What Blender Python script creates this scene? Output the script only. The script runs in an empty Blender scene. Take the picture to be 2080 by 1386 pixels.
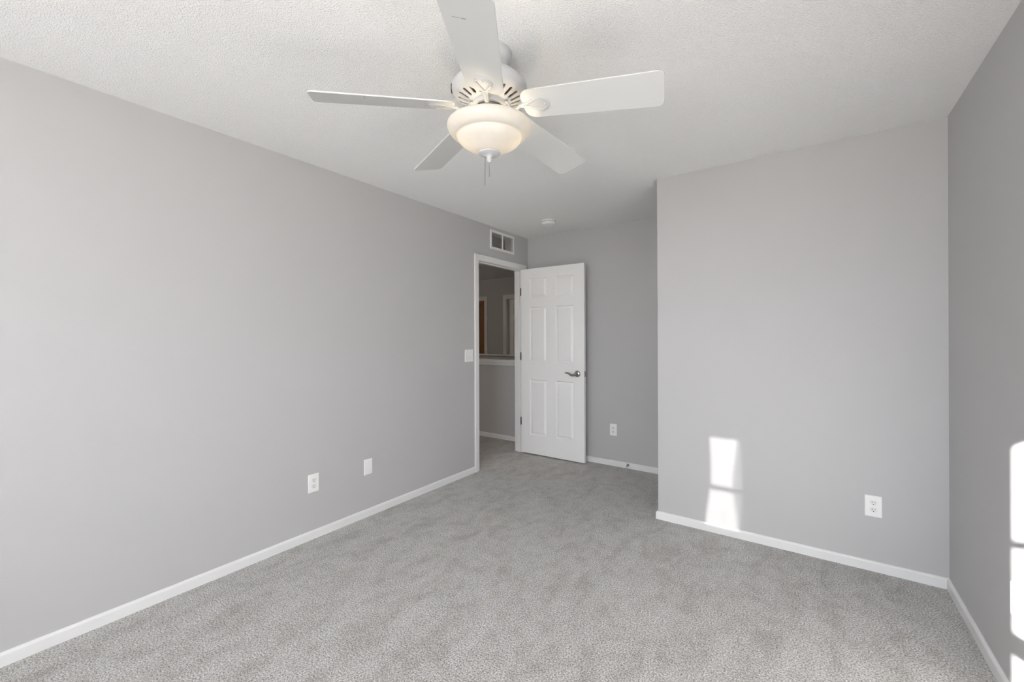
import bpy, bmesh, math
from mathutils import Matrix, Vector

S = bpy.context.scene
COL = S.collection
PI = math.pi

# ------------------------------------------------------------------ camera
H = 2.44                      # ceiling height
W = 3.2337                    # right wall
D1 = 3.0702                   # wall facing the camera
D2 = 4.0697                   # alcove back wall
A = 1.7545                    # alcove corner
YR = -1.5                     # rear wall, behind the camera
CAM = Vector((2.6431, 0.0, 1.312))
F_PX, YAW, ROLL, SHIFT = 853.4555, 0.6146, -0.0037, -9.0647

cd = bpy.data.cameras.new('camera')
cam = bpy.data.objects.new('camera', cd)
COL.objects.link(cam)
cd.sensor_fit = 'HORIZONTAL'
cd.sensor_width = 36.0
cd.lens = 36.0 * F_PX / 2080.0
cd.shift_y = SHIFT / 2080.0
cd.clip_start = 0.02
fw = Vector((-math.sin(YAW), math.cos(YAW), 0))
rt = Vector((math.cos(YAW), math.sin(YAW), 0))
up = Vector((0, 0, 1))
r2 = rt * math.cos(ROLL) + up * math.sin(ROLL)
u2 = -rt * math.sin(ROLL) + up * math.cos(ROLL)
m = Matrix((r2, u2, -fw)).transposed().to_4x4()
m.translation = CAM
cam.matrix_world = m
S.camera = cam

# ------------------------------------------------------------------ light and exposure
S.view_settings.view_transform = 'Standard'
S.view_settings.look = 'None'
S.view_settings.exposure = 0.14
S.view_settings.gamma = 1.0
S.view_settings.use_curve_mapping = False
S.cycles.use_denoising = True
S.cycles.max_bounces = 14
S.cycles.diffuse_bounces = 10
S.cycles.glossy_bounces = 4
S.cycles.transmission_bounces = 6
S.cycles.transparent_max_bounces = 8
S.cycles.caustics_reflective = False
S.cycles.caustics_refractive = False
S.cycles.sample_clamp_indirect = 8.0

SKY = 15.0
SUN = 44.0
SUN_T, SUN_S = 0.35, 0.35     # sideways and downward run of the sun per metre of depth

wd = bpy.data.worlds.new('sky')
S.world = wd
wd.use_nodes = True
nt = wd.node_tree
bg = nt.nodes['Background']
tc = nt.nodes.new('ShaderNodeTexCoord')
sx = nt.nodes.new('ShaderNodeSeparateXYZ')
mr = nt.nodes.new('ShaderNodeMapRange')
mr.inputs['From Min'].default_value = -0.08
mr.inputs['From Max'].default_value = 0.12
cr = nt.nodes.new('ShaderNodeValToRGB')
cr.color_ramp.elements[0].color = (0.74, 0.71, 0.665, 1)
cr.color_ramp.elements[1].color = (0.90, 0.96, 1.06, 1)
nt.links.new(tc.outputs['Generated'], sx.inputs[0])
nt.links.new(sx.outputs['Z'], mr.inputs['Value'])
nt.links.new(mr.outputs[0], cr.inputs[0])
nt.links.new(cr.outputs[0], bg.inputs['Color'])
bg.inputs['Strength'].default_value = SKY

sd = bpy.data.lights.new('sun', 'SUN')
sd.energy = SUN
sd.angle = math.radians(0.35)
sd.color = (1.0, 0.98, 0.95)
sun = bpy.data.objects.new('sun', sd)
COL.objects.link(sun)
sun.rotation_euler = Vector((SUN_T, 1.0, -SUN_S)).to_track_quat('-Z', 'Y').to_euler()
sun.location = (0, -6, 4)

# window rectangles in the rear wall: x0, x1, z0, z1
WIN_A = (0.36, 1.05, 1.05, 2.285)
WIN_B = (1.872, 3.08, 0.82, 2.275)


def portal(name, x0, x1, z0, z1):
    ld = bpy.data.lights.new(name, 'AREA')
    ld.shape = 'RECTANGLE'
    ld.size, ld.size_y = x1 - x0, z1 - z0
    ld.cycles.is_portal = True
    o = bpy.data.objects.new(name, ld)
    COL.objects.link(o)
    o.location = ((x0 + x1) / 2, YR - 0.15, (z0 + z1) / 2)
    o.rotation_euler = (PI / 2, 0, 0)


portal('window_daylight', *WIN_A)
portal('window_daylight', *WIN_B)


def point(name, loc, energy, color, radius):
    ld = bpy.data.lights.new(name, 'POINT')
    ld.energy = energy
    ld.color = color
    ld.shadow_soft_size = radius
    o = bpy.data.objects.new(name, ld)
    COL.objects.link(o)
    o.location = loc
    return o


# ------------------------------------------------------------------ materials
def mat(name, color, rough=0.5, metal=0.0, spec=0.5):
    M = bpy.data.materials.new(name)
    M.use_nodes = True
    b = M.node_tree.nodes['Principled BSDF']
    b.inputs['Base Color'].default_value = (*color, 1)
    b.inputs['Roughness'].default_value = rough
    b.inputs['Metallic'].default_value = metal
    b.inputs['Specular IOR Level'].default_value = spec
    return M


def nodes(M):
    n = M.node_tree.nodes
    return n, M.node_tree.links, n['Principled BSDF']


def add_bump(M, scale, strength, dist, detail=2.0, rough=0.5):
    n, l, b = nodes(M)
    t = n.new('ShaderNodeTexCoord')
    no = n.new('ShaderNodeTexNoise')
    no.inputs['Scale'].default_value = scale
    no.inputs['Detail'].default_value = detail
    no.inputs['Roughness'].default_value = rough
    bu = n.new('ShaderNodeBump')
    bu.inputs['Strength'].default_value = strength
    bu.inputs['Distance'].default_value = dist
    l.new(t.outputs['Object'], no.inputs['Vector'])
    l.new(no.outputs['Fac'], bu.inputs['Height'])
    l.new(bu.outputs['Normal'], b.inputs['Normal'])
    return no, bu


M_WALL = mat('grey wall paint', (0.50, 0.495, 0.495), 0.55, spec=0.25)
add_bump(M_WALL, 260, 0.06, 0.002, 3)
M_TRIM = mat('white semigloss trim paint', (0.76, 0.76, 0.755), 0.35, spec=0.4)
add_bump(M_TRIM, 40, 0.03, 0.002, 2)
M_DOOR = mat('white door paint', (0.84, 0.84, 0.835), 0.4, spec=0.4)
add_bump(M_DOOR, 120, 0.04, 0.001, 2)
M_FAN = mat('white fan enamel', (0.56, 0.565, 0.57), 0.35, spec=0.4)
M_BLADE = mat('white blade laminate', (0.66, 0.665, 0.655), 0.45, spec=0.3)
M_PLATE = mat('white plastic plate', (0.84, 0.84, 0.83), 0.3, spec=0.5)
M_IVORY = mat('pale plastic socket face', (0.78, 0.78, 0.75), 0.35, spec=0.5)
M_DARK = mat('dark recess', (0.03, 0.028, 0.025), 0.6)
M_SLOT = mat('dark slot', (0.05, 0.05, 0.045), 0.6)
M_VENTIN = mat('duct interior', (0.07, 0.06, 0.05), 0.8)
M_LOUVRE = mat('vent louvre enamel', (0.62, 0.60, 0.57), 0.5)
M_BLACK = mat('black plastic', (0.012, 0.012, 0.012), 0.4)
M_RUBBER = mat('white rubber tip', (0.75, 0.75, 0.73), 0.6)
M_NICKEL = mat('brushed nickel', (0.42, 0.40, 0.36), 0.28, 1.0)
M_STEEL = mat('dull hinge steel', (0.30, 0.29, 0.27), 0.4, 1.0)
M_CHAIN = mat('pull chain metal', (0.26, 0.25, 0.24), 0.4, 0.7)
M_MARK = mat('grey scuff', (0.24, 0.24, 0.23), 0.7)
M_WOOD = mat('orange stained oak', (0.36, 0.13, 0.03), 0.4)
M_MOTOR = mat('motor interior', (0.26, 0.16, 0.08), 0.6)
n, l, b = nodes(M_WOOD)
t = n.new('ShaderNodeTexCoord'); mp = n.new('ShaderNodeMapping'); no = n.new('ShaderNodeTexNoise'); rp = n.new('ShaderNodeValToRGB')
mp.inputs['Scale'].default_value = (30, 30, 2)
no.inputs['Scale'].default_value = 3; no.inputs['Detail'].default_value = 5
rp.color_ramp.elements[0].color = (0.14, 0.05, 0.012, 1); rp.color_ramp.elements[1].color = (0.32, 0.135, 0.035, 1)
l.new(t.outputs['Object'], mp.inputs[0]); l.new(mp.outputs[0], no.inputs['Vector'])
l.new(no.outputs['Fac'], rp.inputs[0]); l.new(rp.outputs[0], b.inputs['Base Color'])

# ceiling: sprayed orange-peel texture
M_CEIL = mat('white textured ceiling', (0.89, 0.89, 0.885), 0.85, spec=0.15)
n, l, b = nodes(M_CEIL)
t = n.new('ShaderNodeTexCoord')
n1 = n.new('ShaderNodeTexNoise'); n1.inputs['Scale'].default_value = 170; n1.inputs['Detail'].default_value = 2.5; n1.inputs['Roughness'].default_value = 0.55
rp = n.new('ShaderNodeValToRGB'); rp.color_ramp.elements[0].position = 0.45; rp.color_ramp.elements[1].position = 0.70
bu = n.new('ShaderNodeBump'); bu.inputs['Strength'].default_value = 0.48; bu.inputs['Distance'].default_value = 0.0055
l.new(t.outputs['Object'], n1.inputs['Vector']); l.new(n1.outputs['Fac'], rp.inputs[0])
l.new(rp.outputs[0], bu.inputs['Height']); l.new(bu.outputs[0], b.inputs['Normal'])

# carpet: speckled cut pile, brushed patches
M_CARPET = mat('grey cut-pile carpet', (0.36, 0.345, 0.33), 0.95, spec=0.05)
n, l, b = nodes(M_CARPET)
t = n.new('ShaderNodeTexCoord')


def noise(scale, detail, rough=0.5, vec=None, dist=0.0):
    x = n.new('ShaderNodeTexNoise')
    x.inputs['Scale'].default_value = scale
    x.inputs['Detail'].default_value = detail
    x.inputs['Roughness'].default_value = rough
    x.inputs['Distortion'].default_value = dist
    l.new(vec or t.outputs['Object'], x.inputs['Vector'])
    return x


def ramp(src, stops):
    r = n.new('ShaderNodeValToRGB')
    e = r.color_ramp.elements
    while len(e) < len(stops):
        e.new(0.5)
    for q, (p, c) in zip(e, stops):
        q.position = p
        q.color = (*c, 1)
    l.new(src, r.inputs[0])
    return r


def mult(a_, b_, fac=1.0):
    x = n.new('ShaderNodeMix')
    x.data_type = 'RGBA'
    x.blend_type = 'MULTIPLY'
    x.inputs['Factor'].default_value = fac
    l.new(a_, x.inputs[6])
    l.new(b_, x.inputs[7])
    return x.outputs[2]


tuft = noise(150, 4, 0.8)
fine = noise(420, 2, 0.6)
mpx = n.new('ShaderNodeMapping'); mpx.inputs['Rotation'].default_value = (0, 0, 0.25); mpx.inputs['Scale'].default_value = (2.0, 0.9, 1.0)
l.new(t.outputs['Object'], mpx.inputs[0])
patch = noise(3.8, 6, 0.7, mpx.outputs[0], 0.5)
blot = noise(13, 3, 0.6)
c1 = ramp(tuft.outputs['Fac'], [(0.385, (0.19, 0.183, 0.173)), (0.5, (0.50, 0.488, 0.47)), (0.615, (0.80, 0.79, 0.775))])
c2 = ramp(fine.outputs['Fac'], [(0.30, (0.72, 0.72, 0.72)), (0.70, (1.16, 1.16, 1.16))])
c3 = ramp(patch.outputs['Fac'], [(0.38, (0.87, 0.86, 0.845)), (0.50, (1.0, 1.0, 1.0)), (0.66, (1.07, 1.07, 1.075))])
c4 = ramp(blot.outputs['Fac'], [(0.36, (0.90, 0.892, 0.88)), (0.55, (1.0, 1.0, 1.0))])
cc = mult(mult(mult(c1.outputs[0], c2.outputs[0]), c3.outputs[0]), c4.outputs[0])
l.new(cc, b.inputs['Base Color'])
bu = n.new('ShaderNodeBump'); bu.inputs['Strength'].default_value = 0.4; bu.inputs['Distance'].default_value = 0.006
l.new(tuft.outputs['Fac'], bu.inputs['Height']); l.new(bu.outputs[0], b.inputs['Normal'])
b.inputs['Sheen Weight'].default_value = 0.15

# frosted alabaster glass of the fan light
M_GLASS = bpy.data.materials.new('frosted alabaster glass')
M_GLASS.use_nodes = True
n = M_GLASS.node_tree.nodes; l = M_GLASS.node_tree.links
n.clear()
out = n.new('ShaderNodeOutputMaterial')
t = n.new('ShaderNodeTexCoord')
no = n.new('ShaderNodeTexNoise'); no.inputs['Scale'].default_value = 28; no.inputs['Detail'].default_value = 5; no.inputs['Roughness'].default_value = 0.65
l.new(t.outputs['Object'], no.inputs['Vector'])
rp = n.new('ShaderNodeValToRGB')
rp.color_ramp.elements[0].position = 0.3; rp.color_ramp.elements[1].position = 0.7
rp.color_ramp.elements[0].color = (0.84, 0.78, 0.67, 1); rp.color_ramp.elements[1].color = (0.96, 0.93, 0.87, 1)
l.new(no.outputs['Fac'], rp.inputs[0])
tr = n.new('ShaderNodeBsdfTranslucent'); df = n.new('ShaderNodeBsdfDiffuse'); gl = n.new('ShaderNodeBsdfGlossy')
l.new(rp.outputs[0], tr.inputs['Color'])
df.inputs['Color'].default_value = (0.80, 0.78, 0.74, 1)
gl.inputs['Roughness'].default_value = 0.25
m1 = n.new('ShaderNodeMixShader'); m1.inputs[0].default_value = 0.32
m2 = n.new('ShaderNodeMixShader'); m2.inputs[0].default_value = 0.04
l.new(df.outputs[0], m1.inputs[1]); l.new(tr.outputs[0], m1.inputs[2])
l.new(m1.outputs[0], m2.inputs[1]); l.new(gl.outputs[0], m2.inputs[2])
l.new(m2.outputs[0], out.inputs[0])

# cloths added in the rear window to mask and dim the sunbeam
M_SUN_DIM = bpy.data.materials.new('sunbeam dimming cloth')
M_SUN_DIM.use_nodes = True
n = M_SUN_DIM.node_tree.nodes; l = M_SUN_DIM.node_tree.links
b = n['Principled BSDF']
M_SUN_MASK = bpy.data.materials.new('white sunbeam masking cloth')
M_SUN_MASK.use_nodes = True
dn = M_SUN_MASK.node_tree.nodes; dl = M_SUN_MASK.node_tree.links
dn.clear()
do = dn.new('ShaderNodeOutputMaterial'); dt = dn.new('ShaderNodeBsdfTranslucent'); dd = dn.new('ShaderNodeBsdfDiffuse'); dm = dn.new('ShaderNodeMixShader')
dt.inputs['Color'].default_value = (0.88, 0.88, 0.88, 1); dd.inputs['Color'].default_value = (0.88, 0.88, 0.88, 1)
dm.inputs[0].default_value = 0.32
dl.new(dd.outputs[0], dm.inputs[1]); dl.new(dt.outputs[0], dm.inputs[2]); dl.new(dm.outputs[0], do.inputs[0])
b.inputs['Base Color'].default_value = (0.85, 0.84, 0.8, 1); b.inputs['Roughness'].default_value = 0.9
tp = n.new('ShaderNodeBsdfTransparent'); mx = n.new('ShaderNodeMixShader'); mx.inputs[0].default_value = 0.978
l.new(tp.outputs[0], mx.inputs[1]); l.new(b.outputs[0], mx.inputs[2]); l.new(mx.outputs[0], n['Material Output'].inputs[0])
M_SUN_DIM1 = M_SUN_DIM.copy()
M_SUN_DIM1.name = 'lighter sunbeam dimming cloth'
M_SUN_DIM1.node_tree.nodes['Mix Shader'].inputs[0].default_value = 0.925


# ------------------------------------------------------------------ mesh helpers
def obj(name, bm, M, parent=None, smooth=False, mw=None):
    bmesh.ops.recalc_face_normals(bm, faces=bm.faces)
    me = bpy.data.meshes.new(name)
    bm.to_mesh(me)
    bm.free()
    for x in (M if isinstance(M, (list, tuple)) else [M]):
        me.materials.append(x)
    if smooth:
        for p in me.polygons:
            p.use_smooth = True
        try:
            me.set_sharp_from_angle(angle=math.radians(40))
        except Exception:
            pass
    o = bpy.data.objects.new(name, me)
    COL.objects.link(o)
    if parent is not None:
        o.parent = parent
    if mw is not None:
        o.matrix_local = mw
    return o


def tag(o, label=None, cat=None, group=None, kind=None):
    for k, v in (('label', label), ('category', cat), ('group', group), ('kind', kind)):
        if v:
            o[k] = v
    return o


def thing(name, label, cat, mw, group=None):
    o = bpy.data.objects.new(name, None)
    COL.objects.link(o)
    o.empty_display_size = 0.05
    o.matrix_world = mw
    return tag(o, label, cat, group)


def struct(name, bm, M, label=None, parent=None, smooth=False):
    o = obj(name, bm, M, parent, smooth)
    if parent is None:
        tag(o, label, None, None, 'structure')
    return o


def box(bm, x0, x1, y0, y1, z0, z1, bevel=0.0, seg=2, mi=0):
    r = bmesh.ops.create_cube(bm, size=1.0)
    vs = r['verts']
    bmesh.ops.transform(bm, verts=vs, matrix=Matrix.Translation(((x0 + x1) / 2, (y0 + y1) / 2, (z0 + z1) / 2)) @ Matrix.Diagonal((x1 - x0, y1 - y0, z1 - z0, 1)))
    fs = {f for v in vs for f in v.link_faces}
    if bevel:
        es = list({e for v in vs for e in v.link_edges})
        rr = bmesh.ops.bevel(bm, geom=es, offset=bevel, segments=seg, affect='EDGES', profile=0.5)
        fs = set(rr['faces']) | {f for f in fs if f.is_valid}
    for f in fs:
        if f.is_valid:
            f.material_index = mi
    return bm


def lathe(bm, prof, n=64, mi=0, M=None, close=False):
    rings = []
    for r, z in prof:
        if r < 1e-5:
            rings.append([bm.verts.new((0, 0, z))])
        else:
            rings.append([bm.verts.new((r * math.cos(2 * PI * i / n), r * math.sin(2 * PI * i / n), z)) for i in range(n)])
    pairs = list(zip(rings, rings[1:]))
    if close:
        pairs.append((rings[-1], rings[0]))
    for a_, b_ in pairs:
        for i in range(n):
            j = (i + 1) % n
            if len(a_) == 1 and len(b_) == 1:
                continue
            if len(a_) == 1:
                f = bm.faces.new((a_[0], b_[i], b_[j]))
            elif len(b_) == 1:
                f = bm.faces.new((a_[i], a_[j], b_[0]))
            else:
                f = bm.faces.new((a_[i], a_[j], b_[j], b_[i]))
            f.material_index = mi
    if M is not None:
        bmesh.ops.transform(bm, verts=[v for r in rings for v in r], matrix=M)
    return bm


def prism(bm, pts, z0, z1, M=None, mi=0):
    """closed outline pts (x, y) extruded from z0 to z1"""
    a_ = [bm.verts.new((x, y, z0)) for x, y in pts]
    b_ = [bm.verts.new((x, y, z1)) for x, y in pts]
    k = len(pts)
    fs = [bm.faces.new(a_[::-1]), bm.faces.new(b_)]
    for i in range(k):
        j = (i + 1) % k
        fs.append(bm.faces.new((a_[i], a_[j], b_[j], b_[i])))
    for f in fs:
        f.material_index = mi
    if M is not None:
        bmesh.ops.transform(bm, verts=a_ + b_, matrix=M)
    return a_, b_


def sweep(bm, prof, path, mi=0):
    """sweep a profile (d = out of the wall, h = across) along points; each path entry is (origin, out vector, across vector)"""
    rings = []
    for o_, ov, av in path:
        o_, ov, av = Vector(o_), Vector(ov), Vector(av)
        rings.append([bm.verts.new(o_ + ov * d + av * h) for d, h in prof])
    k = len(prof)
    for a_, b_ in zip(rings, rings[1:]):
        for i in range(k):
            j = (i + 1) % k
            bm.faces.new((a_[i], a_[j], b_[j], b_[i])).material_index = mi
    bm.faces.new(rings[0]).material_index = mi
    bm.faces.new(rings[-1][::-1]).material_index = mi
    return bm


def tube(bm, pts, rad, n=8, mi=0, flat=None):
    """round tube through pts; rad may be a list; flat scales the second cross axis"""
    pts = [Vector(p) for p in pts]
    rad = rad if isinstance(rad, (list, tuple)) else [rad] * len(pts)
    rings = []
    ref = Vector((0, 0, 1))
    for i, p in enumerate(pts):
        d = (pts[min(i + 1, len(pts) - 1)] - pts[max(i - 1, 0)]).normalized()
        if abs(d.dot(ref)) > 0.97:
            ref = Vector((1, 0, 0))
        x = d.cross(ref).normalized()
        y = x.cross(d).normalized()
        f = flat[i] if flat else 1.0
        rings.append([bm.verts.new(p + x * rad[i] * math.cos(2 * PI * k / n) + y * rad[i] * f * math.sin(2 * PI * k / n)) for k in range(n)])
    for a_, b_ in zip(rings, rings[1:]):
        for i in range(n):
            j = (i + 1) % n
            bm.faces.new((a_[i], a_[j], b_[j], b_[i])).material_index = mi
    bm.faces.new(rings[0][::-1]).material_index = mi
    bm.faces.new(rings[-1]).material_index = mi
    return bm


def rrect(w, h, r, n=5, cx=0.0, cy=0.0):
    pts = []
    for sx_, sy_, a0 in ((1, 1, 0), (-1, 1, 90), (-1, -1, 180), (1, -1, 270)):
        for i in range(n + 1):
            a_ = math.radians(a0 + 90 * i / n)
            pts.append((cx + sx_ * (w / 2 - r) + r * math.cos(a_), cy + sy_ * (h / 2 - r) + r * math.sin(a_)))
    return pts


def wall_with_holes(name, plane, c0, c1, u0, u1, v0, v1, holes, M, label=None):
    """slab with rectangular holes; plane 'x' (u=y, v=z) or 'y' (u=x, v=z)"""
    us = sorted({u0, u1, *[h[0] for h in holes], *[h[1] for h in holes]})
    vs = sorted({v0, v1, *[h[2] for h in holes], *[h[3] for h in holes]})
    bm = bmesh.new()
    cache = {}

    def V(c, u, v):
        k = (c, u, v)
        if k not in cache:
            cache[k] = bm.verts.new((c, u, v) if plane == 'x' else (u, c, v))
        return cache[k]

    def solid(i, j):
        if not (0 <= i < len(us) - 1 and 0 <= j < len(vs) - 1):
            return False
        cu, cv = (us[i] + us[i + 1]) / 2, (vs[j] + vs[j + 1]) / 2
        return not any(h[0] < cu < h[1] and h[2] < cv < h[3] for h in holes)

    for i in range(len(us) - 1):
        for j in range(len(vs) - 1):
            if not solid(i, j):
                continue
            a_, b_, c_, d_ = us[i], us[i + 1], vs[j], vs[j + 1]
            for c in (c0, c1):
                bm.faces.new((V(c, a_, c_), V(c, b_, c_), V(c, b_, d_), V(c, a_, d_)))
            if not solid(i - 1, j):
                bm.faces.new((V(c0, a_, c_), V(c1, a_, c_), V(c1, a_, d_), V(c0, a_, d_)))
            if not solid(i + 1, j):
                bm.faces.new((V(c0, b_, c_), V(c1, b_, c_), V(c1, b_, d_), V(c0, b_, d_)))
            if not solid(i, j - 1):
                bm.faces.new((V(c0, a_, c_), V(c1, a_, c_), V(c1, b_, c_), V(c0, b_, c_)))
            if not solid(i, j + 1):
                bm.faces.new((V(c0, a_, d_), V(c1, a_, d_), V(c1, b_, d_), V(c0, b_, d_)))
    return struct(name, bm, M, label)


# ------------------------------------------------------------------ room shell
HX = -0.115          # hall side of the left wall
YH = 4.318           # half wall in the hall
Y2 = 5.50            # half wall beyond the stairwell
YF = 6.50            # far hall wall
HL = -5.0            # hall end
OY0, OY1, OZ = 3.182, 3.962, 2.064     # door opening in the left wall

bm = bmesh.new()
box(bm, HL - 0.1, W + 0.12, YR - 0.15, YH, -0.10, 0.0)
box(bm, HL - 0.1, W + 0.12, Y2, YF + 0.12, -0.10, 0.0)
struct('floor', bm, M_CARPET, 'grey cut-pile carpet running through the bedroom and the hall')
bm = bmesh.new()
box(bm, HL - 0.1, W + 0.12, YR - 0.15, YF + 0.12, H, H + 0.1)
struct('ceiling', bm, M_CEIL, 'white sprayed-texture ceiling')

VENT = (3.374, 3.774, 2.222, 2.392)
wall_with_holes('wall_left', 'x', HX, 0.0, YR, D2, 0.0, H, [(OY0 - 0.012, OY1 + 0.012, -1, OZ + 0.012), VENT], M_WALL, 'long grey wall on the left with the doorway and vent')
bm = bmesh.new(); box(bm, W, W + 0.12, YR, D1, 0, H)
struct('wall_right', bm, M_WALL, 'grey wall at the right edge catching sunlight')
bm = bmesh.new(); box(bm, A, W + 0.12, D1, D2 + 0.12, 0, H)
es = [e for e in bm.edges if all(abs(v.co.x - A) < 1e-4 and abs(v.co.y - D1) < 1e-4 for v in e.verts)]
bmesh.ops.bevel(bm, geom=es, offset=0.005, segments=3, affect='EDGES', profile=0.5)
struct('wall_front', bm, M_WALL, 'grey wall with the narrow sun patch, ending at the alcove corner')
bm = bmesh.new(); box(bm, HX, A, D2, D2 + 0.12, 0, H)
struct('wall_back', bm, M_WALL, 'shaded grey wall behind the open door')
wall_with_holes('wall_rear', 'y', YR - 0.15, YR, HX, W + 0.12, 0.0, H, [WIN_A, WIN_B], M_WALL, 'grey window wall behind the viewpoint')

# hall beyond the doorway
bm = bmesh.new(); box(bm, HL, HX, YH, YH + 0.115, -1.4, 0.965)
struct('wall_hall_half', bm, M_WALL, 'grey half wall with white cap seen through the doorway')
bm = bmesh.new(); box(bm, HL, HX, Y2, Y2 + 0.115, -1.4, 0.985)
struct('wall_hall_stair', bm, M_WALL, 'second half wall across the stairwell')
DL = (-3.42, -2.605, 0.0, 2.04)
DR = (-2.075, -1.28, 0.0, 2.04)
wall_with_holes('wall_hall_far', 'y', YF, YF + 0.12, HL, HX + 0.5, 0.0, H, [DL, DR], M_WALL, 'dim hall wall with two doorways')
bm = bmesh.new(); box(bm, HL - 0.1, HL, 1.4, YF + 0.12, -1.4, H)
struct('wall_hall_end', bm, M_WALL, 'hall end wall out of sight')
bm = bmesh.new(); box(bm, HL, HX, 1.3, 1.4, 0, H)
struct('wall_hall_near', bm, M_WALL, 'hall near wall out of sight')
bm = bmesh.new(); box(bm, HX, HX + 0.1, D2 + 0.12, YF, -1.4, H)
struct('wall_hall_side', bm, M_WALL, 'hall side wall out of sight')
bm = bmesh.new(); box(bm, HL, HX, YH + 0.115, Y2, -1.5, -1.4)
struct('floor_stairwell', bm, M_CARPET, 'stairwell landing out of sight')

bm = bmesh.new(); box(bm, HL, HX + 0.5, YF + 0.13, YF + 0.2, 0, H)  # added backing, keeps sky light from leaking past the hall doors
struct('hall_light_block', bm, M_WALL, 'unseen slab added behind the hall doors to stop sky light')

# baseboards
BB = 0.0555
PB = [(0, -0.01), (0.012, -0.01), (0.012, BB - 0.016), (0.0115, BB - 0.010), (0.009, BB - 0.005), (0.0055, BB - 0.0015), (0.003, BB), (0, BB)]


def baseboard(name, pts, outs, label):
    """pts along the wall foot; outs = offset direction at each point (already mitred)"""
    bm = bmesh.new()
    sweep(bm, PB, [((x, y, 0), (ox, oy, 0), (0, 0, 1)) for (x, y), (ox, oy) in zip(pts, outs)])
    struct(name, bm, M_TRIM, label)


CO = 0.006
baseboard('baseboard_left', [(0, YR), (0, 3.108)], [(1, 0)] * 2, 'white baseboard along the left wall')
baseboard('baseboard_back', [(0, D2), (A, D2)], [(0, -1)] * 2, 'white baseboard on the alcove back wall')
baseboard('baseboard_front', [(A, D2 - 0.012), (A, D1), (W, D1)], [(-1, 0), (-1, -1), (-1, -1)], 'white baseboard wrapping the alcove corner')
baseboard('baseboard_right', [(W, D1), (W, YR)], [(-1, -1), (-1, 0)], 'white baseboard along the right wall')
baseboard('baseboard_hall', [(HL, YH), (HX, YH)], [(0, -1)] * 2, 'white baseboard of the hall half wall')

# caps of the half walls
PC = [(-0.02, 0.0), (0.014, 0.0), (0.017, 0.006), (0.017, 0.014), (0.022, 0.026), (0.030, 0.034), (0.030, 0.052), (0.046, 0.054), (0.048, 0.060), (0.048, 0.068), (0.045, 0.074), (-0.16, 0.074), (-0.16, 0.055), (-0.02, 0.055)]
bm = bmesh.new()
sweep(bm, PC, [((HL, YH, 0.944), (0, -1, 0), (0, 0, 1)), ((HX, YH, 0.944), (0, -1, 0), (0, 0, 1))])
struct('trim_1', bm, M_TRIM, 'white moulded cap of the hall half wall')
bm = bmesh.new()
box(bm, HL, HX, Y2 - 0.03, Y2 + 0.145, 0.995, 1.02, 0.004)
struct('trim_2', bm, M_TRIM, 'cap board of the far half wall across the stairwell')

# ------------------------------------------------------------------ bedroom door frame and door
PCAS = [(0, 0), (0.010, 0), (0.011, 0.004), (0.011, 0.020), (0.013, 0.026), (0.014, 0.040), (0.017, 0.046), (0.017, 0.054), (0.014, 0.058), (0, 0.058)]


def casing(bm, xw, sx_, y0, y1, z1, axis='x', z0=0.0, prof=PCAS):
    """three-sided mitred casing around opening y0..y1, top z1, on plane xw facing sx_"""
    def P(u, z):
        return (xw, u, z) if axis == 'x' else (u, xw, z)

    def D(u, z):
        return (0, u, z) if axis == 'x' else (u, 0, z)
    ov = (sx_, 0, 0) if axis == 'x' else (0, sx_, 0)
    sweep(bm, prof, [(P(y0, z0), ov, D(-1, 0)), (P(y0, z1), ov, D(-1, 1)), (P(y1, z1), ov, D(1, 1)), (P(y1, z0), ov, D(1, 0))])


bm = bmesh.new()
casing(bm, 0.0, 1, OY0 - 0.012, OY1 + 0.004, OZ - 0.002)
trim3 = struct('trim_3', bm, M_TRIM, 'white moulded casing around the bedroom doorway')
bm = bmesh.new()
# jamb with stop, three sides
for y0, y1 in ((OY0 - 0.012, OY0), (OY1, OY1 + 0.012)):
    box(bm, HX - 0.001, 0.001, y0, y1, -0.005, OZ)
box(bm, HX - 0.001, 0.001, OY0 - 0.012, OY1 + 0.012, OZ, OZ + 0.012)
obj('door_jamb', bm, M_TRIM, trim3)
bm = bmesh.new()
box(bm, -0.075, -0.040, OY0, OY0 + 0.011, 0.0, OZ - 0.011, 0.002)
box(bm, -0.075, -0.040, OY1 - 0.011, OY1, 0.0, OZ - 0.011, 0.002)
box(bm, -0.075, -0.040, OY0, OY1, OZ - 0.011, OZ, 0.002)
obj('jamb_stop', bm, M_TRIM, trim3)
bm = bmesh.new()
box(bm, -0.034, -0.006, OY0, OY0 + 0.0015, 0.895, 0.952)
obj('strike_plate', bm, M_NICKEL, trim3)


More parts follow.
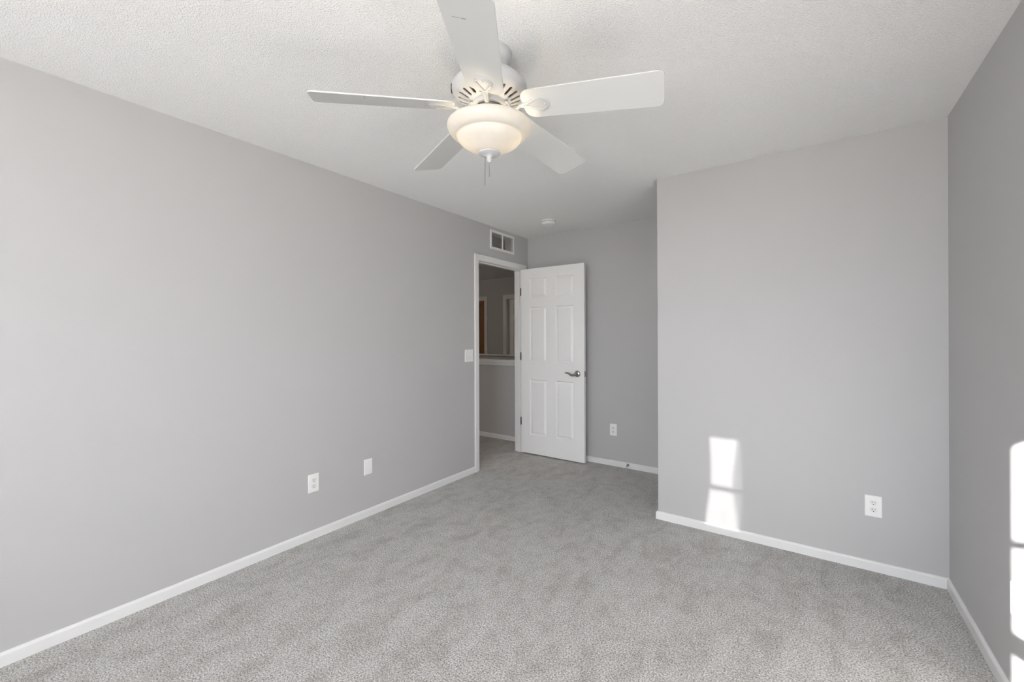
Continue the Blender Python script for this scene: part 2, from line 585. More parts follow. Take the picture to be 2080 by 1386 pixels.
def panel_door(w, h, t, panels, depth=0.013):
    """door slab x 0..w, y 0..t, z 0..h; moulded panels on both faces"""
    bm = bmesh.new()
    for yf, s in ((0.0, 1.0), (t, -1.0)):
        xs = sorted({0, w, *[p[0] for p in panels], *[p[1] for p in panels]})
        zs = sorted({0, h, *[p[2] for p in panels], *[p[3] for p in panels]})
        for i in range(len(xs) - 1):
            for j in range(len(zs) - 1):
                cx_, cz_ = (xs[i] + xs[i + 1]) / 2, (zs[j] + zs[j + 1]) / 2
                if any(p[0] < cx_ < p[1] and p[2] < cz_ < p[3] for p in panels):
                    continue
                bm.faces.new([bm.verts.new((x, yf, z)) for x, z in ((xs[i], zs[j]), (xs[i + 1], zs[j]), (xs[i + 1], zs[j + 1]), (xs[i], zs[j + 1]))])
        for a_, b_, c_, d_ in panels:
            steps = [(0, 0), (0.003, 0.0035), (0.007, depth * 0.92), (0.010, depth), (0.013, depth * 0.95), (0.033, depth * 0.25), (0.036, depth * 0.18), (0.040, depth * 0.17)]
            prev = None
            for ins, dp in steps:
                y = yf + s * dp
                ring = [bm.verts.new((x, y, z)) for x, z in ((a_ + ins, c_ + ins), (b_ - ins, c_ + ins), (b_ - ins, d_ - ins), (a_ + ins, d_ - ins))]
                if prev:
                    for i in range(4):
                        j = (i + 1) % 4
                        bm.faces.new((prev[i], prev[j], ring[j], ring[i]))
                prev = ring
            bm.faces.new(prev)
    for x0, x1, z0, z1 in ((0, 0, 0, h), (w, w, 0, h), (0, w, 0, 0), (0, w, h, h)):
        if x0 == x1:
            q = [(x0, 0, z0), (x0, t, z0), (x0, t, z1), (x0, 0, z1)]
        else:
            q = [(x0, 0, z0), (x1, 0, z0), (x1, t, z0), (x0, t, z0)]
        bm.faces.new([bm.verts.new(v) for v in q])
    bmesh.ops.remove_doubles(bm, verts=bm.verts, dist=1e-5)
    return bm


DX0, DW, DT, DZ0, DH = 0.003, 0.771, 0.035, 0.016, 2.047
DY = 3.924
CA, CB = (0.113, 0.331), (0.440, 0.656)
rows = [(0.225, 0.837), (1.026, 1.638), (1.741, 1.956)]
pan = [(c[0] - DX0, c[1] - DX0, r[0] - DZ0, r[1] - DZ0) for c in (CA, CB) for r in rows]
door = obj('door_1', panel_door(DW, DH, DT, pan), M_DOOR)
tag(door, 'white six-panel bedroom door standing open against the alcove wall', None, None, 'structure')
door.location = (DX0, DY, DZ0)


def lever(sign, y):
    """lever set in door space; sign -1 faces the room"""
    rx, rz = 0.696 - DX0, 0.925 - DZ0
    bm = bmesh.new()
    MY = Matrix.Translation((rx, y, rz)) @ Matrix.Rotation(PI / 2 if sign < 0 else -PI / 2, 4, 'X')
    lathe(bm, [(0.0335, 0.0), (0.0335, 0.003), (0.031, 0.007), (0.024, 0.011), (0.016, 0.013), (0.0125, 0.016), (0.0115, 0.030), (0.0125, 0.040), (0.0140, 0.046), (0.0135, 0.053), (0.009, 0.058), (0, 0.059)], 40, M=MY)
    h = obj('door_handle', bm, M_NICKEL, door, True)
    bm = bmesh.new()
    yy = y + sign * 0.047
    pts, rad, fl = [], [], []
    for i in range(17):
        u = i / 16
        pts.append((rx + 0.004 - 0.128 * u, yy + sign * 0.004 * math.sin(PI * u), rz - 0.001 - 0.010 * math.sin(PI * min(1, u * 1.7)) + 0.013 * max(0, math.sin(PI * (u - 0.38) / 0.9)) - 0.004 * u))
        rad.append(0.0115 * (1 - u) ** 0.8 + 0.0062)
        fl.append(0.85)
    rad[-1] *= 0.6
    tube(bm, pts, rad, 12, flat=fl)
    lv = obj('lever', bm, M_NICKEL, door, True)
    lv.parent = h
    return h


lever(-1, 0.0)
lever(1, DT)
bm = bmesh.new()
box(bm, DW - 0.0005, DW + 0.0015, 0.005, 0.030, 0.925 - DZ0 - 0.028, 0.925 - DZ0 + 0.028)
box(bm, DW + 0.001, DW + 0.011, 0.011, 0.024, 0.925 - DZ0 - 0.008, 0.925 - DZ0 + 0.008, 0.002)
obj('latch', bm, M_STEEL, door)
for hz in (1.818, 1.09, 0.355):
    bm = bmesh.new()
    for k in range(5):
        lathe(bm, [(0, -0.0085), (0.006, -0.0085), (0.006, 0.0085), (0, 0.0085)], 14, M=Matrix.Translation((-0.003, DT + 0.001, hz - DZ0 + (k - 2) * 0.0178)))
    box(bm, -0.0018, 0.0004, 0.003, DT, hz - DZ0 - 0.044, hz - DZ0 + 0.044)
    box(bm, -0.041, -0.003, OY1 - DY - 0.0016, OY1 - DY + 0.0004, hz - DZ0 - 0.044, hz - DZ0 + 0.044)
    obj('hinge', bm, M_STEEL, door)

# hall doorways
PCH = [(0, 0), (0.011, 0), (0.012, 0.02), (0.015, 0.045), (0.016, 0.066), (0.013, 0.07), (0, 0.07)]
for nm, D, lb in (('trim_4', DL, 'white casing of the left hall doorway'), ('trim_5', DR, 'white casing of the right hall doorway')):
    bm = bmesh.new()
    casing(bm, YF, -1, D[0], D[1], D[3], 'y', prof=PCH)
    o = struct(nm, bm, M_TRIM, lb)
    bm = bmesh.new()
    box(bm, D[0], D[0] + 0.012, YF, YF + 0.12, 0, D[3] - 0.012)
    box(bm, D[1] - 0.012, D[1], YF, YF + 0.12, 0, D[3] - 0.012)
    box(bm, D[0], D[1], YF, YF + 0.12, D[3] - 0.012, D[3])
    obj('door_jamb', bm, M_TRIM, o)
w2 = DL[1] - DL[0] - 0.03
pan2 = [(x0, x1, z0, z1) for x0, x1 in ((0.11, w2 / 2 - 0.05), (w2 / 2 + 0.05, w2 - 0.11)) for z0, z1 in ((0.2, 0.82), (1.0, 1.62), (1.72, 1.93))]
d2 = obj('door_2', panel_door(w2, 2.01, 0.035, pan2), M_WOOD)
tag(d2, 'orange oak door in the left hall doorway', None, None, 'structure')
d2.location = (DL[0] + 0.015, YF + 0.05, 0.012)
d3 = obj('door_3', panel_door(w2 - 0.02, 2.01, 0.035, [(p[0], p[1] - 0.01, p[2], p[3]) for p in pan2]), M_DOOR)
tag(d3, 'white door in the right hall doorway', None, None, 'structure')
d3.location = (DR[0] + 0.014, YF + 0.06, 0.012)

# ------------------------------------------------------------------ windows added behind the viewpoint to cast the sun patches
for nm, (x0, x1, z0, z1), bars in (('window_1', WIN_A, [1.929]), ('window_2', WIN_B, [1.906, 1.19])):
    bm = bmesh.new()
    f = 0.0 if nm == 'window_1' else 0.03
    y0, y1 = YR - 0.11, YR - 0.06
    if f:
        box(bm, x1 - f, x1, y0, y1, z0, z1)
        box(bm, x0, x1, y0, y1, z0 - 0.0, z0 + f)
        box(bm, x0, x1, y0, y1, 1.519, 1.585)
        bmx = (x0 + x1) / 2
        box(bm, bmx - 0.01, bmx + 0.01, y0 + 0.01, y1 - 0.01, z0, z1)
    else:
        box(bm, x0, x1, y0, y1, z0, z0 + 0.012)
    for bz in bars:
        box(bm, x0, x1, y0 + 0.01, y1 - 0.01, bz - 0.011, bz + 0.011)
    o = struct(nm, bm, M_TRIM, 'unseen window added in the rear wall to cast the sun patches')
    if nm == 'window_1':
        # added unseen cloth shapes; they cut and dim the sunbeam to a waisted patch
        dxs, dzs = SUN_T * (D1 - (YR + 0.02)), SUN_S * (D1 - (YR + 0.02))

        def curve(tab):
            out_ = []
            for i in range(25):
                z = 0.045 + 0.655 * i / 24
                for (za, xa), (zb, xb) in zip(tab, tab[1:]):
                    if za <= z <= zb:
                        u = (z - za) / (zb - za)
                        u = u * u * (3 - 2 * u)
                        out_.append((xa + (xb - xa) * u - dxs, z + dzs))
                        break
            return out_
        left = curve([(-0.05, 2.062), (0.05, 2.072), (0.36, 2.106), (0.70, 2.100)])
        mid = curve([(-0.05, 2.275), (0.07, 2.262), (0.34, 2.236), (0.70, 2.266)])
        right = curve([(-0.05, 2.280), (0.30, 2.2905), (0.70, 2.277)])
        zlo = left[0][1]
        low = [(x0 - 0.05, z0 - 0.03), (x0 - 0.05, zlo)], [(x1 + 0.05, z0 - 0.03), (x1 + 0.05, zlo)]
        for sname, ea, eb, M in (('sun_mask', [(x0 - 0.05, z) for _, z in left], left, M_SUN_MASK), ('sun_filter', left, mid, M_SUN_DIM1), ('sun_filter', mid, right, M_SUN_DIM), ('sun_mask', right, [(x1 + 0.05, z) for _, z in right], M_SUN_MASK), ('sun_mask', *low, M_SUN_MASK)):
            bm = bmesh.new()
            va = [bm.verts.new((x, YR + 0.02, z)) for x, z in ea]
            vb = [bm.verts.new((x, YR + 0.02, z)) for x, z in eb]
            for i in range(len(va) - 1):
                bm.faces.new((va[i], va[i + 1], vb[i + 1], vb[i]))
            obj(sname, bm, M, o)


# ------------------------------------------------------------------ wall plates (local: x right, y up, z out of the wall)
def on_wall(loc, normal):
    nz = Vector(normal)
    uy = Vector((0, 0, 1))
    ux = uy.cross(nz)
    mw = Matrix((ux, uy, nz)).transposed().to_4x4()
    mw.translation = Vector(loc)
    return mw


def plate_bm(w, h, cut=None):
    """bevelled cover plate"""
    bm = bmesh.new()
    ring0 = rrect(w, h, 0.004)
    a_ = [bm.verts.new((x, y, 0.0)) for x, y in ring0]
    b_ = [bm.verts.new((x, y, 0.003)) for x, y in ring0]
    c_ = [bm.verts.new((x, y, 0.0055)) for x, y in rrect(w - 0.007, h - 0.007, 0.003)]
    k = len(a_)
    for p, q in ((a_, b_), (b_, c_)):
        for i in range(k):
            j = (i + 1) % k
            bm.faces.new((p[i], p[j], q[j], q[i]))
    bm.faces.new(a_[::-1])
    bm.faces.new(c_)
    return bm


def screw_bm(x, y, z=0.0055, r=0.0032):
    bm = bmesh.new()
    lathe(bm, [(r, 0), (r * 0.9, 0.0008), (0, 0.0011)], 16, M=Matrix.Translation((x, y, z)))
    return bm


def duplex(label, loc, normal):
    t = thing('wall_outlet', label, 'outlet', on_wall(loc, normal), 'white wall outlets')
    obj('cover_plate', plate_bm(0.074, 0.118), M_PLATE, t)
    for sy in (1, -1):
        bm = bmesh.new()
        pts = []
        for i in range(48):
            a_ = 2 * PI * i / 48
            pts.append((0.0172 * math.cos(a_), max(-0.0135, min(0.0135, 0.0172 * math.sin(a_))) + sy * 0.0195))
        prism(bm, pts, 0.004, 0.0072)
        f = obj('receptacle', bm, M_IVORY, t)
        bm = bmesh.new()
        cy_ = sy * 0.0195
        box(bm, -0.0075, -0.0050, cy_ - 0.001, cy_ + 0.0085, 0.006, 0.00745)
        box(bm, 0.0052, 0.0074, cy_ + 0.0003, cy_ + 0.0075, 0.006, 0.00745)
        hole = [(0.0028 * math.cos(2 * PI * i / 16), max(-0.0022, 0.0030 * math.sin(2 * PI * i / 16)) + cy_ - 0.0075) for i in range(16)]
        prism(bm, hole, 0.006, 0.00745)
        s = obj('slots', bm, M_SLOT, t)
        s.parent = f
    obj('screw', screw_bm(0, 0), M_IVORY, t)
    return t


duplex('white duplex outlet on the left wall, beside the blank plate', (0.0, 1.4915, 0.3605), (1, 0, 0))
duplex('white duplex outlet on the shaded alcove wall behind the door', (1.0255, D2, 0.3635), (0, -1, 0))
duplex('white duplex outlet on the sunlit front wall near the corner', (2.935, D1, 0.3595), (0, -1, 0))

t = thing('wall_outlet', 'white outlet with rectangular insert on the sunlit right wall at the frame edge', 'outlet', on_wall((W, 2.2145, 0.375), (-1, 0, 0)), 'white wall outlets')
obj('cover_plate', plate_bm(0.076, 0.119), M_PLATE, t)
bm = bmesh.new()
prism(bm, rrect(0.0335, 0.067, 0.002), 0.004, 0.0075)
f = obj('receptacle', bm, M_IVORY, t)
bm = bmesh.new()
for cy_ in (0.018, -0.018):
    box(bm, -0.0075, -0.0052, cy_ - 0.001, cy_ + 0.008, 0.007, 0.00775)
    box(bm, 0.0052, 0.0072, cy_, cy_ + 0.007, 0.007, 0.00775)
    box(bm, -0.0024, 0.0024, cy_ - 0.010, cy_ - 0.005, 0.007, 0.00775)
s = obj('slots', bm, M_SLOT, t); s.parent = f
obj('screw', screw_bm(0, 0.0485), M_IVORY, t); obj('screw', screw_bm(0, -0.0485), M_IVORY, t)

t = thing('blank_wall_plate', 'plain white blank plate on the left wall, nearer the door than the outlet', 'wall plate', on_wall((0.0, 1.9075, 0.361), (1, 0, 0)))
obj('cover_plate', plate_bm(0.071, 0.114), M_PLATE, t)
for sy in (1, -1):
    obj('screw', screw_bm(0, sy * 0.041), M_PLATE, t)

t = thing('light_switch', 'white two-gang light switch plate beside the door casing', 'light switch', on_wall((0.0, 3.0325, 1.131), (1, 0, 0)))
obj('cover_plate', plate_bm(0.119, 0.117), M_PLATE, t)
for sx_, dn in ((-1, -1), (1, 1)):
    bm = bmesh.new()
    prism(bm, rrect(0.0105, 0.024, 0.001, cx=sx_ * 0.023), 0.0045, 0.0062)
    g = obj('toggle_slot', bm, M_IVORY, t)
    bm = bmesh.new()
    box(bm, -0.0036, 0.0036, -0.0045, 0.0045, 0.0, 0.011, 0.0015)
    bmesh.ops.transform(bm, verts=bm.verts, matrix=Matrix.Translation((sx_ * 0.023, dn * 0.002, 0.005)) @ Matrix.Rotation(-dn * 0.5, 4, 'X'))
    k = obj('toggle', bm, M_IVORY, t); k.parent = g
    for sy in (1, -1):
        obj('screw', screw_bm(sx_ * 0.023, sy * 0.030), M_IVORY, t)

# ------------------------------------------------------------------ return vent over the door
vy, vz, vw, vh = 3.574, 2.307, 0.424, 0.198
t = thing('air_vent', 'white louvred return air vent above the doorway', 'vent', on_wall((0.0, vy, vz), (1, 0, 0)))
iw, ih = 0.372, 0.148
bm = bmesh.new()


def frame_ring(bm, o_, i_, z):
    return


ro = [(-vw / 2, -vh / 2), (vw / 2, -vh / 2), (vw / 2, vh / 2), (-vw / 2, vh / 2)]
ri = [(-iw / 2, -ih / 2), (iw / 2, -ih / 2), (iw / 2, ih / 2), (-iw / 2, ih / 2)]
loops = [[bm.verts.new((x, y, z)) for x, y in q] for q, z in ((ro, 0.0), (ro, 0.003), ([(x * 0.985, y * 0.97) for x, y in ro], 0.007), (ri, 0.007), (ri, -0.02))]
for p, q in zip(loops, loops[1:]):
    for i in range(4):
        j = (i + 1) % 4
        bm.faces.new((p[i], p[j], q[j], q[i]))
obj('vent_frame', bm, M_TRIM, t)
bm = bmesh.new()
box(bm, -0.0065, 0.0065, -ih / 2, ih / 2, -0.004, 0.0066)
obj('mullion', bm, M_TRIM, t)
bm = bmesh.new()
NL = 19
for i in range(NL):
    y = -ih / 2 + ih * (i + 0.5) / NL
    a_ = [(y - 0.0026, 0.003), (y - 0.0006, 0.003), (y + 0.0022, -0.008), (y + 0.0012, -0.008)]
    vs = [[bm.verts.new((x, yy, zz)) for yy, zz in a_] for x in (-iw / 2, iw / 2)]
    for k in range(4):
        j = (k + 1) % 4
        bm.faces.new((vs[0][k], vs[0][j], vs[1][j], vs[1][k]))
obj('louvres', bm, M_LOUVRE, t)
bm = bmesh.new()
box(bm, -0.198, 0.198, -0.083, 0.083, -0.112, -0.108)
obj('duct', bm, M_VENTIN, t)
for sx_ in (-1, 1):
    obj('screw', screw_bm(sx_ * 0.199, 0, 0.007, 0.004), M_TRIM, t)

# ------------------------------------------------------------------ smoke detector
t = thing('smoke_detector', 'round white smoke detector on the ceiling near the alcove corner', 'smoke detector', Matrix.Translation((0.572, 3.556, H)))
bm = bmesh.new()
lathe(bm, [(0, 0), (0.069, 0), (0.070, -0.004), (0.069, -0.012), (0.066, -0.013)], 56)
obj('base_plate', bm, M_PLATE, t, True)
bm = bmesh.new()
lathe(bm, [(0.062, -0.013), (0.066, -0.0145), (0.067, -0.020), (0.064, -0.028), (0.058, -0.034), (0.046, -0.038), (0.044, -0.0365), (0.030, -0.0375), (0.0, -0.038)], 56)
c = obj('cover', bm, M_PLATE, t, True)
bm = bmesh.new()
for i in range(12):
    a_ = 2 * PI * (i + 0.2) / 12
    k = []
    for aa, r_, z in ((a_ - 0.17, 0.0672, -0.0145), (a_ + 0.17, 0.0672, -0.0145), (a_ + 0.17, 0.0672, -0.0185), (a_ - 0.17, 0.0672, -0.0185)):
        k.append((r_ * math.cos(aa), r_ * math.sin(aa), z))
    q = [bm.verts.new(v) for v in k]
    q2 = [bm.verts.new((v[0] * 0.95, v[1] * 0.95, v[2])) for v in k]
    bm.faces.new(q); bm.faces.new(q2[::-1])
    for i2 in range(4):
        j2 = (i2 + 1) % 4
        bm.faces.new((q[i2], q[j2], q2[j2], q2[i2]))
s = obj('slots', bm, M_SLOT, t); s.parent = c
bm = bmesh.new()
lathe(bm, [(0.009, -0.036), (0.009, -0.040), (0.007, -0.041), (0, -0.041)], 24, M=Matrix.Translation((0.012, -0.022, 0)))
obj('test_button', bm, M_IVORY, t, True)

# ------------------------------------------------------------------ door stop on the alcove baseboard
t = thing('door_stop', 'small dark door stop with pale tip on the alcove baseboard', 'door stop', on_wall((1.178, D2 - 0.012, 0.036), (0, -1, 0)))
bm = bmesh.new()
lathe(bm, [(0, -0.002), (0.0125, -0.002), (0.0125, 0.002), (0.009, 0.007), (0.006, 0.010), (0.006, 0.050), (0, 0.050)], 24)
obj('rod', bm, M_NICKEL, t, True)
bm = bmesh.new()
lathe(bm, [(0, 0.048), (0.0075, 0.048), (0.0085, 0.052), (0.0085, 0.060), (0.006, 0.064), (0, 0.0645)], 24)
obj('tip', bm, M_RUBBER, t, True)
t.matrix_world = t.matrix_world @ Matrix.Rotation(0.12, 4, 'X')

# ------------------------------------------------------------------ ceiling fan
FX, FY = 1.6026, 1.3239
ZH = 2.1776 + 0.0696 * 0.66
fan = thing('ceiling_fan', 'white five-blade ceiling fan with a lit frosted bowl light', 'ceiling fan', Matrix.Translation((FX, FY, H)))
TILT = Matrix.Translation((0, 0, ZH - H)) @ Matrix.Rotation(0.0232, 4, 'X') @ Matrix.Rotation(0.0255, 4, 'Y')


def hub(prof):
    return [(r, z - ZH) for r, z in prof]


bm = bmesh.new()
lathe(bm, [(0, 0), (0.089, 0), (0.091, -0.003), (0.091, -0.026), (0.087, -0.038), (0.076, -0.046), (0.074, -0.056), (0.071, -0.068), (0.066, -0.074), (0.036, -0.077), (0.0, -0.077)], 64)
obj('canopy', bm, M_FAN, fan, True)
bm = bmesh.new()
lathe(bm, hub([(0.031, 2.376), (0.031, 2.345)]), 40)
obj('coupling', bm, M_FAN, fan, True, TILT)

# motor housing with vent slots cut in its lower cone
bm = bmesh.new()
lathe(bm, hub([(0.030, 2.352), (0.070, 2.351), (0.100, 2.347), (0.122, 2.337), (0.134, 2.324), (0.1395, 2.3165), (0.1400, 2.3125), (0.1455, 2.3115), (0.1490, 2.307), (0.1500, 2.299), (0.1495, 2.291), (0.1475, 2.283), (0.1440, 2.2765), (0.1390, 2.2715), (0.1330, 2.2680), (0.127, 2.2652)]), 264)


def cone_z(r):
    return (2.2440 + (2.2652 - 2.2440) * (r - 0.076) / (0.127 - 0.076)) - ZH


NS, SEG = 22, 12
ra, rb, hw = 0.084, 0.1235, 0.0064
for k in range(NS):
    a0, a1 = 2 * PI * k / NS, 2 * PI * (k + 1) / NS
    ac = (a0 + a1) / 2
    ca, sa = math.cos(ac), math.sin(ac)
    cap = []
    for i in range(SEG + 1):
        q = -PI / 2 + PI * i / SEG
        cap.append((rb - hw + hw * math.cos(q), hw * math.sin(q)))
    for i in range(SEG + 1):
        q = PI / 2 + PI * i / SEG
        cap.append((ra + hw + hw * math.cos(q), hw * math.sin(q)))
    half = PI / NS
    outer = []
    for i in range(SEG + 1):
        u = -1 + 2 * i / SEG
        outer.append((0.127 * math.cos(half * u), 0.127 * math.sin(half * u)))
    for i in range(SEG + 1):
        u = 1 - 2 * i / SEG
        outer.append((0.076 * math.cos(half * u), 0.076 * math.sin(half * u)))

    def P(xy, dz=0.0):
        x, y = xy
        return bm.verts.new((x * ca - y * sa, x * sa + y * ca, cone_z(math.hypot(x, y)) + dz))
    vo = [P(q) for q in outer]
    vi = [P(q) for q in cap]
    vd = [P(q, 0.005) for q in cap]
    kk = len(vo)
    for i in range(kk):
        j = (i + 1) % kk
        bm.faces.new((vo[i], vo[j], vi[j], vi[i]))
        bm.faces.new((vi[i], vi[j], vd[j], vd[i]))
lathe(bm, hub([(0.076, 2.2440), (0.071, 2.2425), (0.070, 2.239)]), 264)
bmesh.ops.remove_doubles(bm, verts=bm.verts, dist=2e-5)
motor = obj('motor_housing', bm, M_FAN, fan, True, TILT)
bm = bmesh.new()
lathe(bm, hub([(0.0, 2.274), (0.130, 2.276)]), 64)
mc = obj('motor_core', bm, M_MOTOR, fan, False)
mc.parent = motor
bm = bmesh.new()
lathe(bm, hub([(0.069, 2.246), (0.0705, 2.243), (0.0705, 2.229), (0.069, 2.227), (0.056, 2.227), (0.054, 2.229), (0.054, 2.246)]), 64, close=True)
obj('flywheel', bm, M_FAN, fan, True, TILT)
# switch housing and light fitter
bm = bmesh.new()
lathe(bm, hub([(0.0, 2.250), (0.040, 2.250), (0.040, 2.222), (0.056, 2.216), (0.060, 2.208), (0.060, 2.186), (0.050, 2.178), (0.012, 2.176), (0.0065, 2.174), (0.0065, 2.045), (0, 2.045)]), 48)
obj('light_fitter', bm, M_FAN, fan, True, TILT)
bm = bmesh.new()
outer = [(0.1585, 2.1625), (0.163, 2.1618), (0.167, 2.158), (0.1685, 2.151), (0.167, 2.143), (0.163, 2.134), (0.157, 2.1255), (0.150, 2.119), (0.143, 2.1145), (0.137, 2.1125), (0.132, 2.1128), (0.1295, 2.1110), (0.1278, 2.105), (0.125, 2.099), (0.119, 2.0915), (0.110, 2.084), (0.096, 2.075), (0.080, 2.067), (0.062, 2.059), (0.045, 2.053), (0.010, 2.051)]
inner = [(max(0.006, r - 0.003), z + 0.0036) for r, z in outer[::-1]]
inner = [(r, z) for r, z in inner if z < 2.161] + [(0.1565, 2.1615)]
lathe(bm, hub(outer + inner), 96, close=True)
obj('glass_bowl', bm, M_GLASS, fan, True, TILT)
bm = bmesh.new()
lathe(bm, hub([(0, 2.0515), (0.043, 2.0515), (0.0455, 2.049), (0.045, 2.0455), (0.040, 2.0425), (0.030, 2.0405), (0.020, 2.0375), (0.0135, 2.033), (0.0105, 2.029), (0.0110, 2.0245), (0.0112, 2.020), (0.0090, 2.0145), (0.005, 2.0115), (0, 2.011)]), 48)
obj('finial', bm, M_FAN, fan, True, TILT)
rl = -rt
for (ox, oy), z0, z1 in (((0, 0), 2.012, 1.954), ((rl.x * 0.0175, rl.y * 0.0175), 2.044, 1.920)):
    bm = bmesh.new()
    nb = int((z0 - z1) / 0.003)
    prof = []
    for i in range(nb):
        zc = z0 - (i + 0.5) * (z0 - z1) / nb
        prof += [(0.0006, zc + 0.00145), (0.0013, zc + 0.0006), (0.0013, zc - 0.0006)]
    lathe(bm, hub([(0, z0)] + prof + [(0, z1)]), 8, M=Matrix.Translation((ox, oy, 0)))
    obj('pull_chain', bm, M_CHAIN, fan, False, TILT)
# bulbs
M_BULB = mat('frosted bulb', (0.9, 0.88, 0.84), 0.4)
nb_ = M_BULB.node_tree.nodes['Principled BSDF']
nb_.inputs['Emission Color'].default_value = (1.0, 0.85, 0.64, 1)
nb_.inputs['Emission Strength'].default_value = 23.0
for sgn in (-1, 1):
    c = Vector((sgn * 0.086 * rt.x, sgn * 0.086 * rt.y, 2.122 - ZH))
    bm = bmesh.new()
    d = Vector((sgn * rt.x, sgn * rt.y, -0.35)).normalized()
    lathe(bm, [(0, 0.020), (0.010, 0.0175), (0.0165, 0.010), (0.018, 0.0), (0.016, -0.010), (0.0115, -0.020), (0.011, -0.026), (0, -0.026)], 24, M=Matrix.Translation(c) @ d.to_track_quat('Z', 'X').to_matrix().to_4x4())
    obj('bulb', bm, M_BULB, fan, True, TILT)
# reverse switch seen edge-on at the left of the motor
bm = bmesh.new()
box(bm, 0.0, 0.0075, -0.009, 0.009, -0.017, 0.017, 0.003)
a_ = math.atan2(-rt.y, -rt.x) - 0.02
bmesh.ops.transform(bm, verts=bm.verts, matrix=Matrix.Rotation(a_, 4, 'Z') @ Matrix.Translation((0.1465, 0, 2.304 - ZH)))
obj('reverse_switch', bm, M_BLACK, fan, False, TILT)

# blades: local x along the blade, y across (counter-clockwise), z up
ALPHA, DROOP, AZ = -0.2579, 0.0696, 0.2518


def width(r):
    return 0.1438 + (0.1591 - 0.1438) * (r - 0.2) / 0.46


def blade_outline():
    pts = []
    r0, r1 = 0.143, 0.66
    rr_ = 0.038
    w0 = width(r0) / 2
    for i in range(9):                      # root corner, -y side
        q = PI + (PI / 2) * i / 8
        pts.append((r0 + rr_ + rr_ * math.cos(q), -w0 + rr_ + rr_ * math.sin(q)))
    w1 = width(r1) / 2
    rt_ = 0.020
    for i in range(9):                      # tip corner, -y side
        q = -PI / 2 + (PI / 2) * i / 8
        pts.append((r1 - rt_ + rt_ * math.cos(q), -w1 + rt_ + rt_ * math.sin(q)))
    for i in range(9):
        q = (PI / 2) * i / 8
        pts.append((r1 - rt_ + rt_ * math.cos(q), w1 - rt_ + rt_ * math.sin(q)))
    for i in range(9):
        q = PI / 2 + (PI / 2) * i / 8
        pts.append((r0 + rr_ + rr_ * math.cos(q), w0 - rr_ + rr_ * math.sin(q)))
    return pts


def blade_bm():
    bm = bmesh.new()
    a_, b_ = prism(bm, blade_outline(), 0.0, 0.0048)
    es = [e for e in bm.edges if abs(e.verts[0].co.z - e.verts[1].co.z) < 1e-6]
    bmesh.ops.bevel(bm, geom=es, offset=0.0012, segments=2, affect='EDGES', profile=0.5)
    return bm


def bracket_bm():
    """shield-shaped open bracket under the blade, with a curved arm to the flywheel"""
    bm = bmesh.new()
    # outer outline: neck -> widening sides -> arched end
    side = [(0.128, 0.0085), (0.150, 0.0115), (0.168, 0.0165), (0.186, 0.0245), (0.202, 0.0320), (0.213, 0.0352)]
    arch = [(0.213 + 0.034 * math.sin(q), 0.0352 * math.cos(q)) for q in [PI / 2 * i / 8 for i in range(1, 9)]]
    half = side + arch
    outl = half + [(x, -y) for x, y in half[-2::-1]]
    hs = [(0.158, 0.0015), (0.172, 0.0065), (0.188, 0.0145), (0.202, 0.0215), (0.212, 0.0245)]
    ha = [(0.212 + 0.022 * math.sin(q), 0.0245 * math.cos(q)) for q in [PI / 2 * i / 8 for i in range(1, 9)]]
    hh = hs + ha
    # resample both loops to equal counts
    inn = hh + [(x, -y) for x, y in hh[-2::-1]]

    def resample(p, k):
        L = [0.0]
        for (xa, ya), (xb, yb) in zip(p, p[1:]):
            L.append(L[-1] + math.hypot(xb - xa, yb - ya))
        out_ = []
        for i in range(k):
            s_ = L[-1] * i / (k - 1)
            for j in range(len(p) - 1):
                if L[j] <= s_ <= L[j + 1] + 1e-12:
                    u = (s_ - L[j]) / max(1e-9, L[j + 1] - L[j])
                    out_.append((p[j][0] + (p[j + 1][0] - p[j][0]) * u, p[j][1] + (p[j + 1][1] - p[j][1]) * u))
                    break
        return out_
    K = 48
    o_, i_ = resample(outl, K), resample(inn, K)
    zt, zb = 0.0008, -0.0052

    def mixp(a2, b2, u):
        return (a2[0] + (b2[0] - a2[0]) * u, a2[1] + (b2[1] - a2[1]) * u)
    rings = [[bm.verts.new((x, y, z)) for x, y in q] for q, z in (
        (o_, zt), (o_, zb + 0.0015), ([mixp(p, q, 0.18) for p, q in zip(o_, i_)], zb), ([mixp(p, q, 0.8) for p, q in zip(o_, i_)], zb), (i_, zb + 0.0015), (i_, zt))]
    for p, q in zip(rings, rings[1:]):
        for i in range(K):
            j = (i + 1) % K
            bm.faces.new((p[i], p[j], q[j], q[i]))
    # thin web filling the opening, set back from the rim
    w = [bm.verts.new((x, y, -0.0016)) for x, y in i_]
    bm.faces.new(w)
    # middle tongue with screw bosses
    for px, py in ((0.232, 0.0), (0.213, 0.0285), (0.213, -0.0285)):
        lathe(bm, [(0.0042, -0.005), (0.0040, -0.0068), (0.002, -0.0078), (0, -0.0080)], 14, M=Matrix.Translation((px, py, 0)))
    return bm


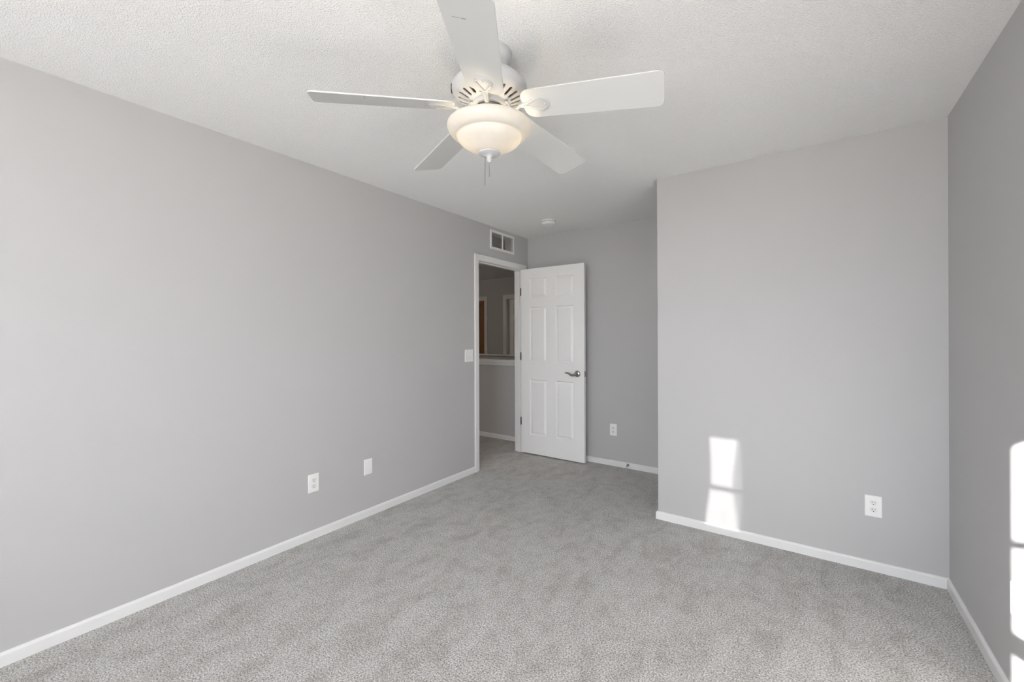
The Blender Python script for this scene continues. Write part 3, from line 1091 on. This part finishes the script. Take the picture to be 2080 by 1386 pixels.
def arm_bm(R_):
    """arm from the flywheel to the bracket neck; R_ maps blade space into hub space (without azimuth)"""
    bm = bmesh.new()
    p1 = R_ @ Vector((0.134, 0, -0.0025))
    p0 = Vector((0.066, 0, 2.2355 - ZH))
    ctrl = [p0, Vector((0.080, 0, 2.2325 - ZH)), Vector((0.098, 0, p1.z - 0.009)), Vector((0.116, 0, p1.z - 0.008)), p1, R_ @ Vector((0.150, 0, -0.002))]
    pts, rad = [], []
    for i in range(len(ctrl) - 1):
        a2, b2 = ctrl[i], ctrl[i + 1]
        pa, pb = ctrl[max(0, i - 1)], ctrl[min(len(ctrl) - 1, i + 2)]
        for k in range(5):
            u = k / 5
            pts.append(0.5 * ((2 * a2) + (b2 - pa) * u + (2 * pa - 5 * a2 + 4 * b2 - pb) * u * u + (3 * a2 - pa - 3 * b2 + pb) * u ** 3))
    pts.append(ctrl[-1])
    k = len(pts)
    rad = [0.0115 - 0.0035 * math.sin(PI * i / (k - 1)) for i in range(k)]
    tube(bm, pts, rad, 12, flat=[0.42] * k)
    Ri = R_.inverted()
    bmesh.ops.transform(bm, verts=bm.verts, matrix=Ri)
    return bm


PITCH = Matrix.Rotation(DROOP, 4, 'Y') @ Matrix.Rotation(ALPHA, 4, 'X')
blade0 = obj('blade', blade_bm(), M_BLADE, fan)
brk0 = obj('blade_bracket', bracket_bm(), M_FAN, blade0, True)
arm0 = obj('bracket_arm', arm_bm(PITCH), M_FAN, blade0, True)
blades = []
for k in range(5):
    if k == 0:
        bl = blade0
    else:
        bl = blade0.copy(); COL.objects.link(bl); bl.parent = fan
        for src in (brk0, arm0):
            c = src.copy(); COL.objects.link(c); c.parent = bl
    bl.matrix_local = TILT @ Matrix.Rotation(AZ + k * 2 * PI / 5, 4, 'Z') @ PITCH
    blades.append(bl)
for bi, segs in ((4, [((0.5492, -0.0487), (0.5508, -0.0245), 0.0010), ((0.5512, -0.0220), (0.5522, -0.0074), 0.0020)]), (3, [((0.4717, 0.078), (0.4722, 0.060), 0.0010), ((0.4726, 0.052), (0.4732, 0.036), 0.0012)])):
    bm = bmesh.new()
    for (xa, ya), (xb, yb), wd_ in segs:
        prism(bm, [(xa - wd_, ya), (xb - wd_ * 0.4, yb), (xb + wd_, yb), (xa + wd_ * 0.4, ya)], -0.0003, 0.0002)
    obj('scuff_mark', bm, M_MARK, blades[bi])

# added warm fill light for the dim hall, no fixture built
point('hall_fill', (-3.6, 2.6, 2.25), 30.0, (1.0, 0.86, 0.72), 0.12)
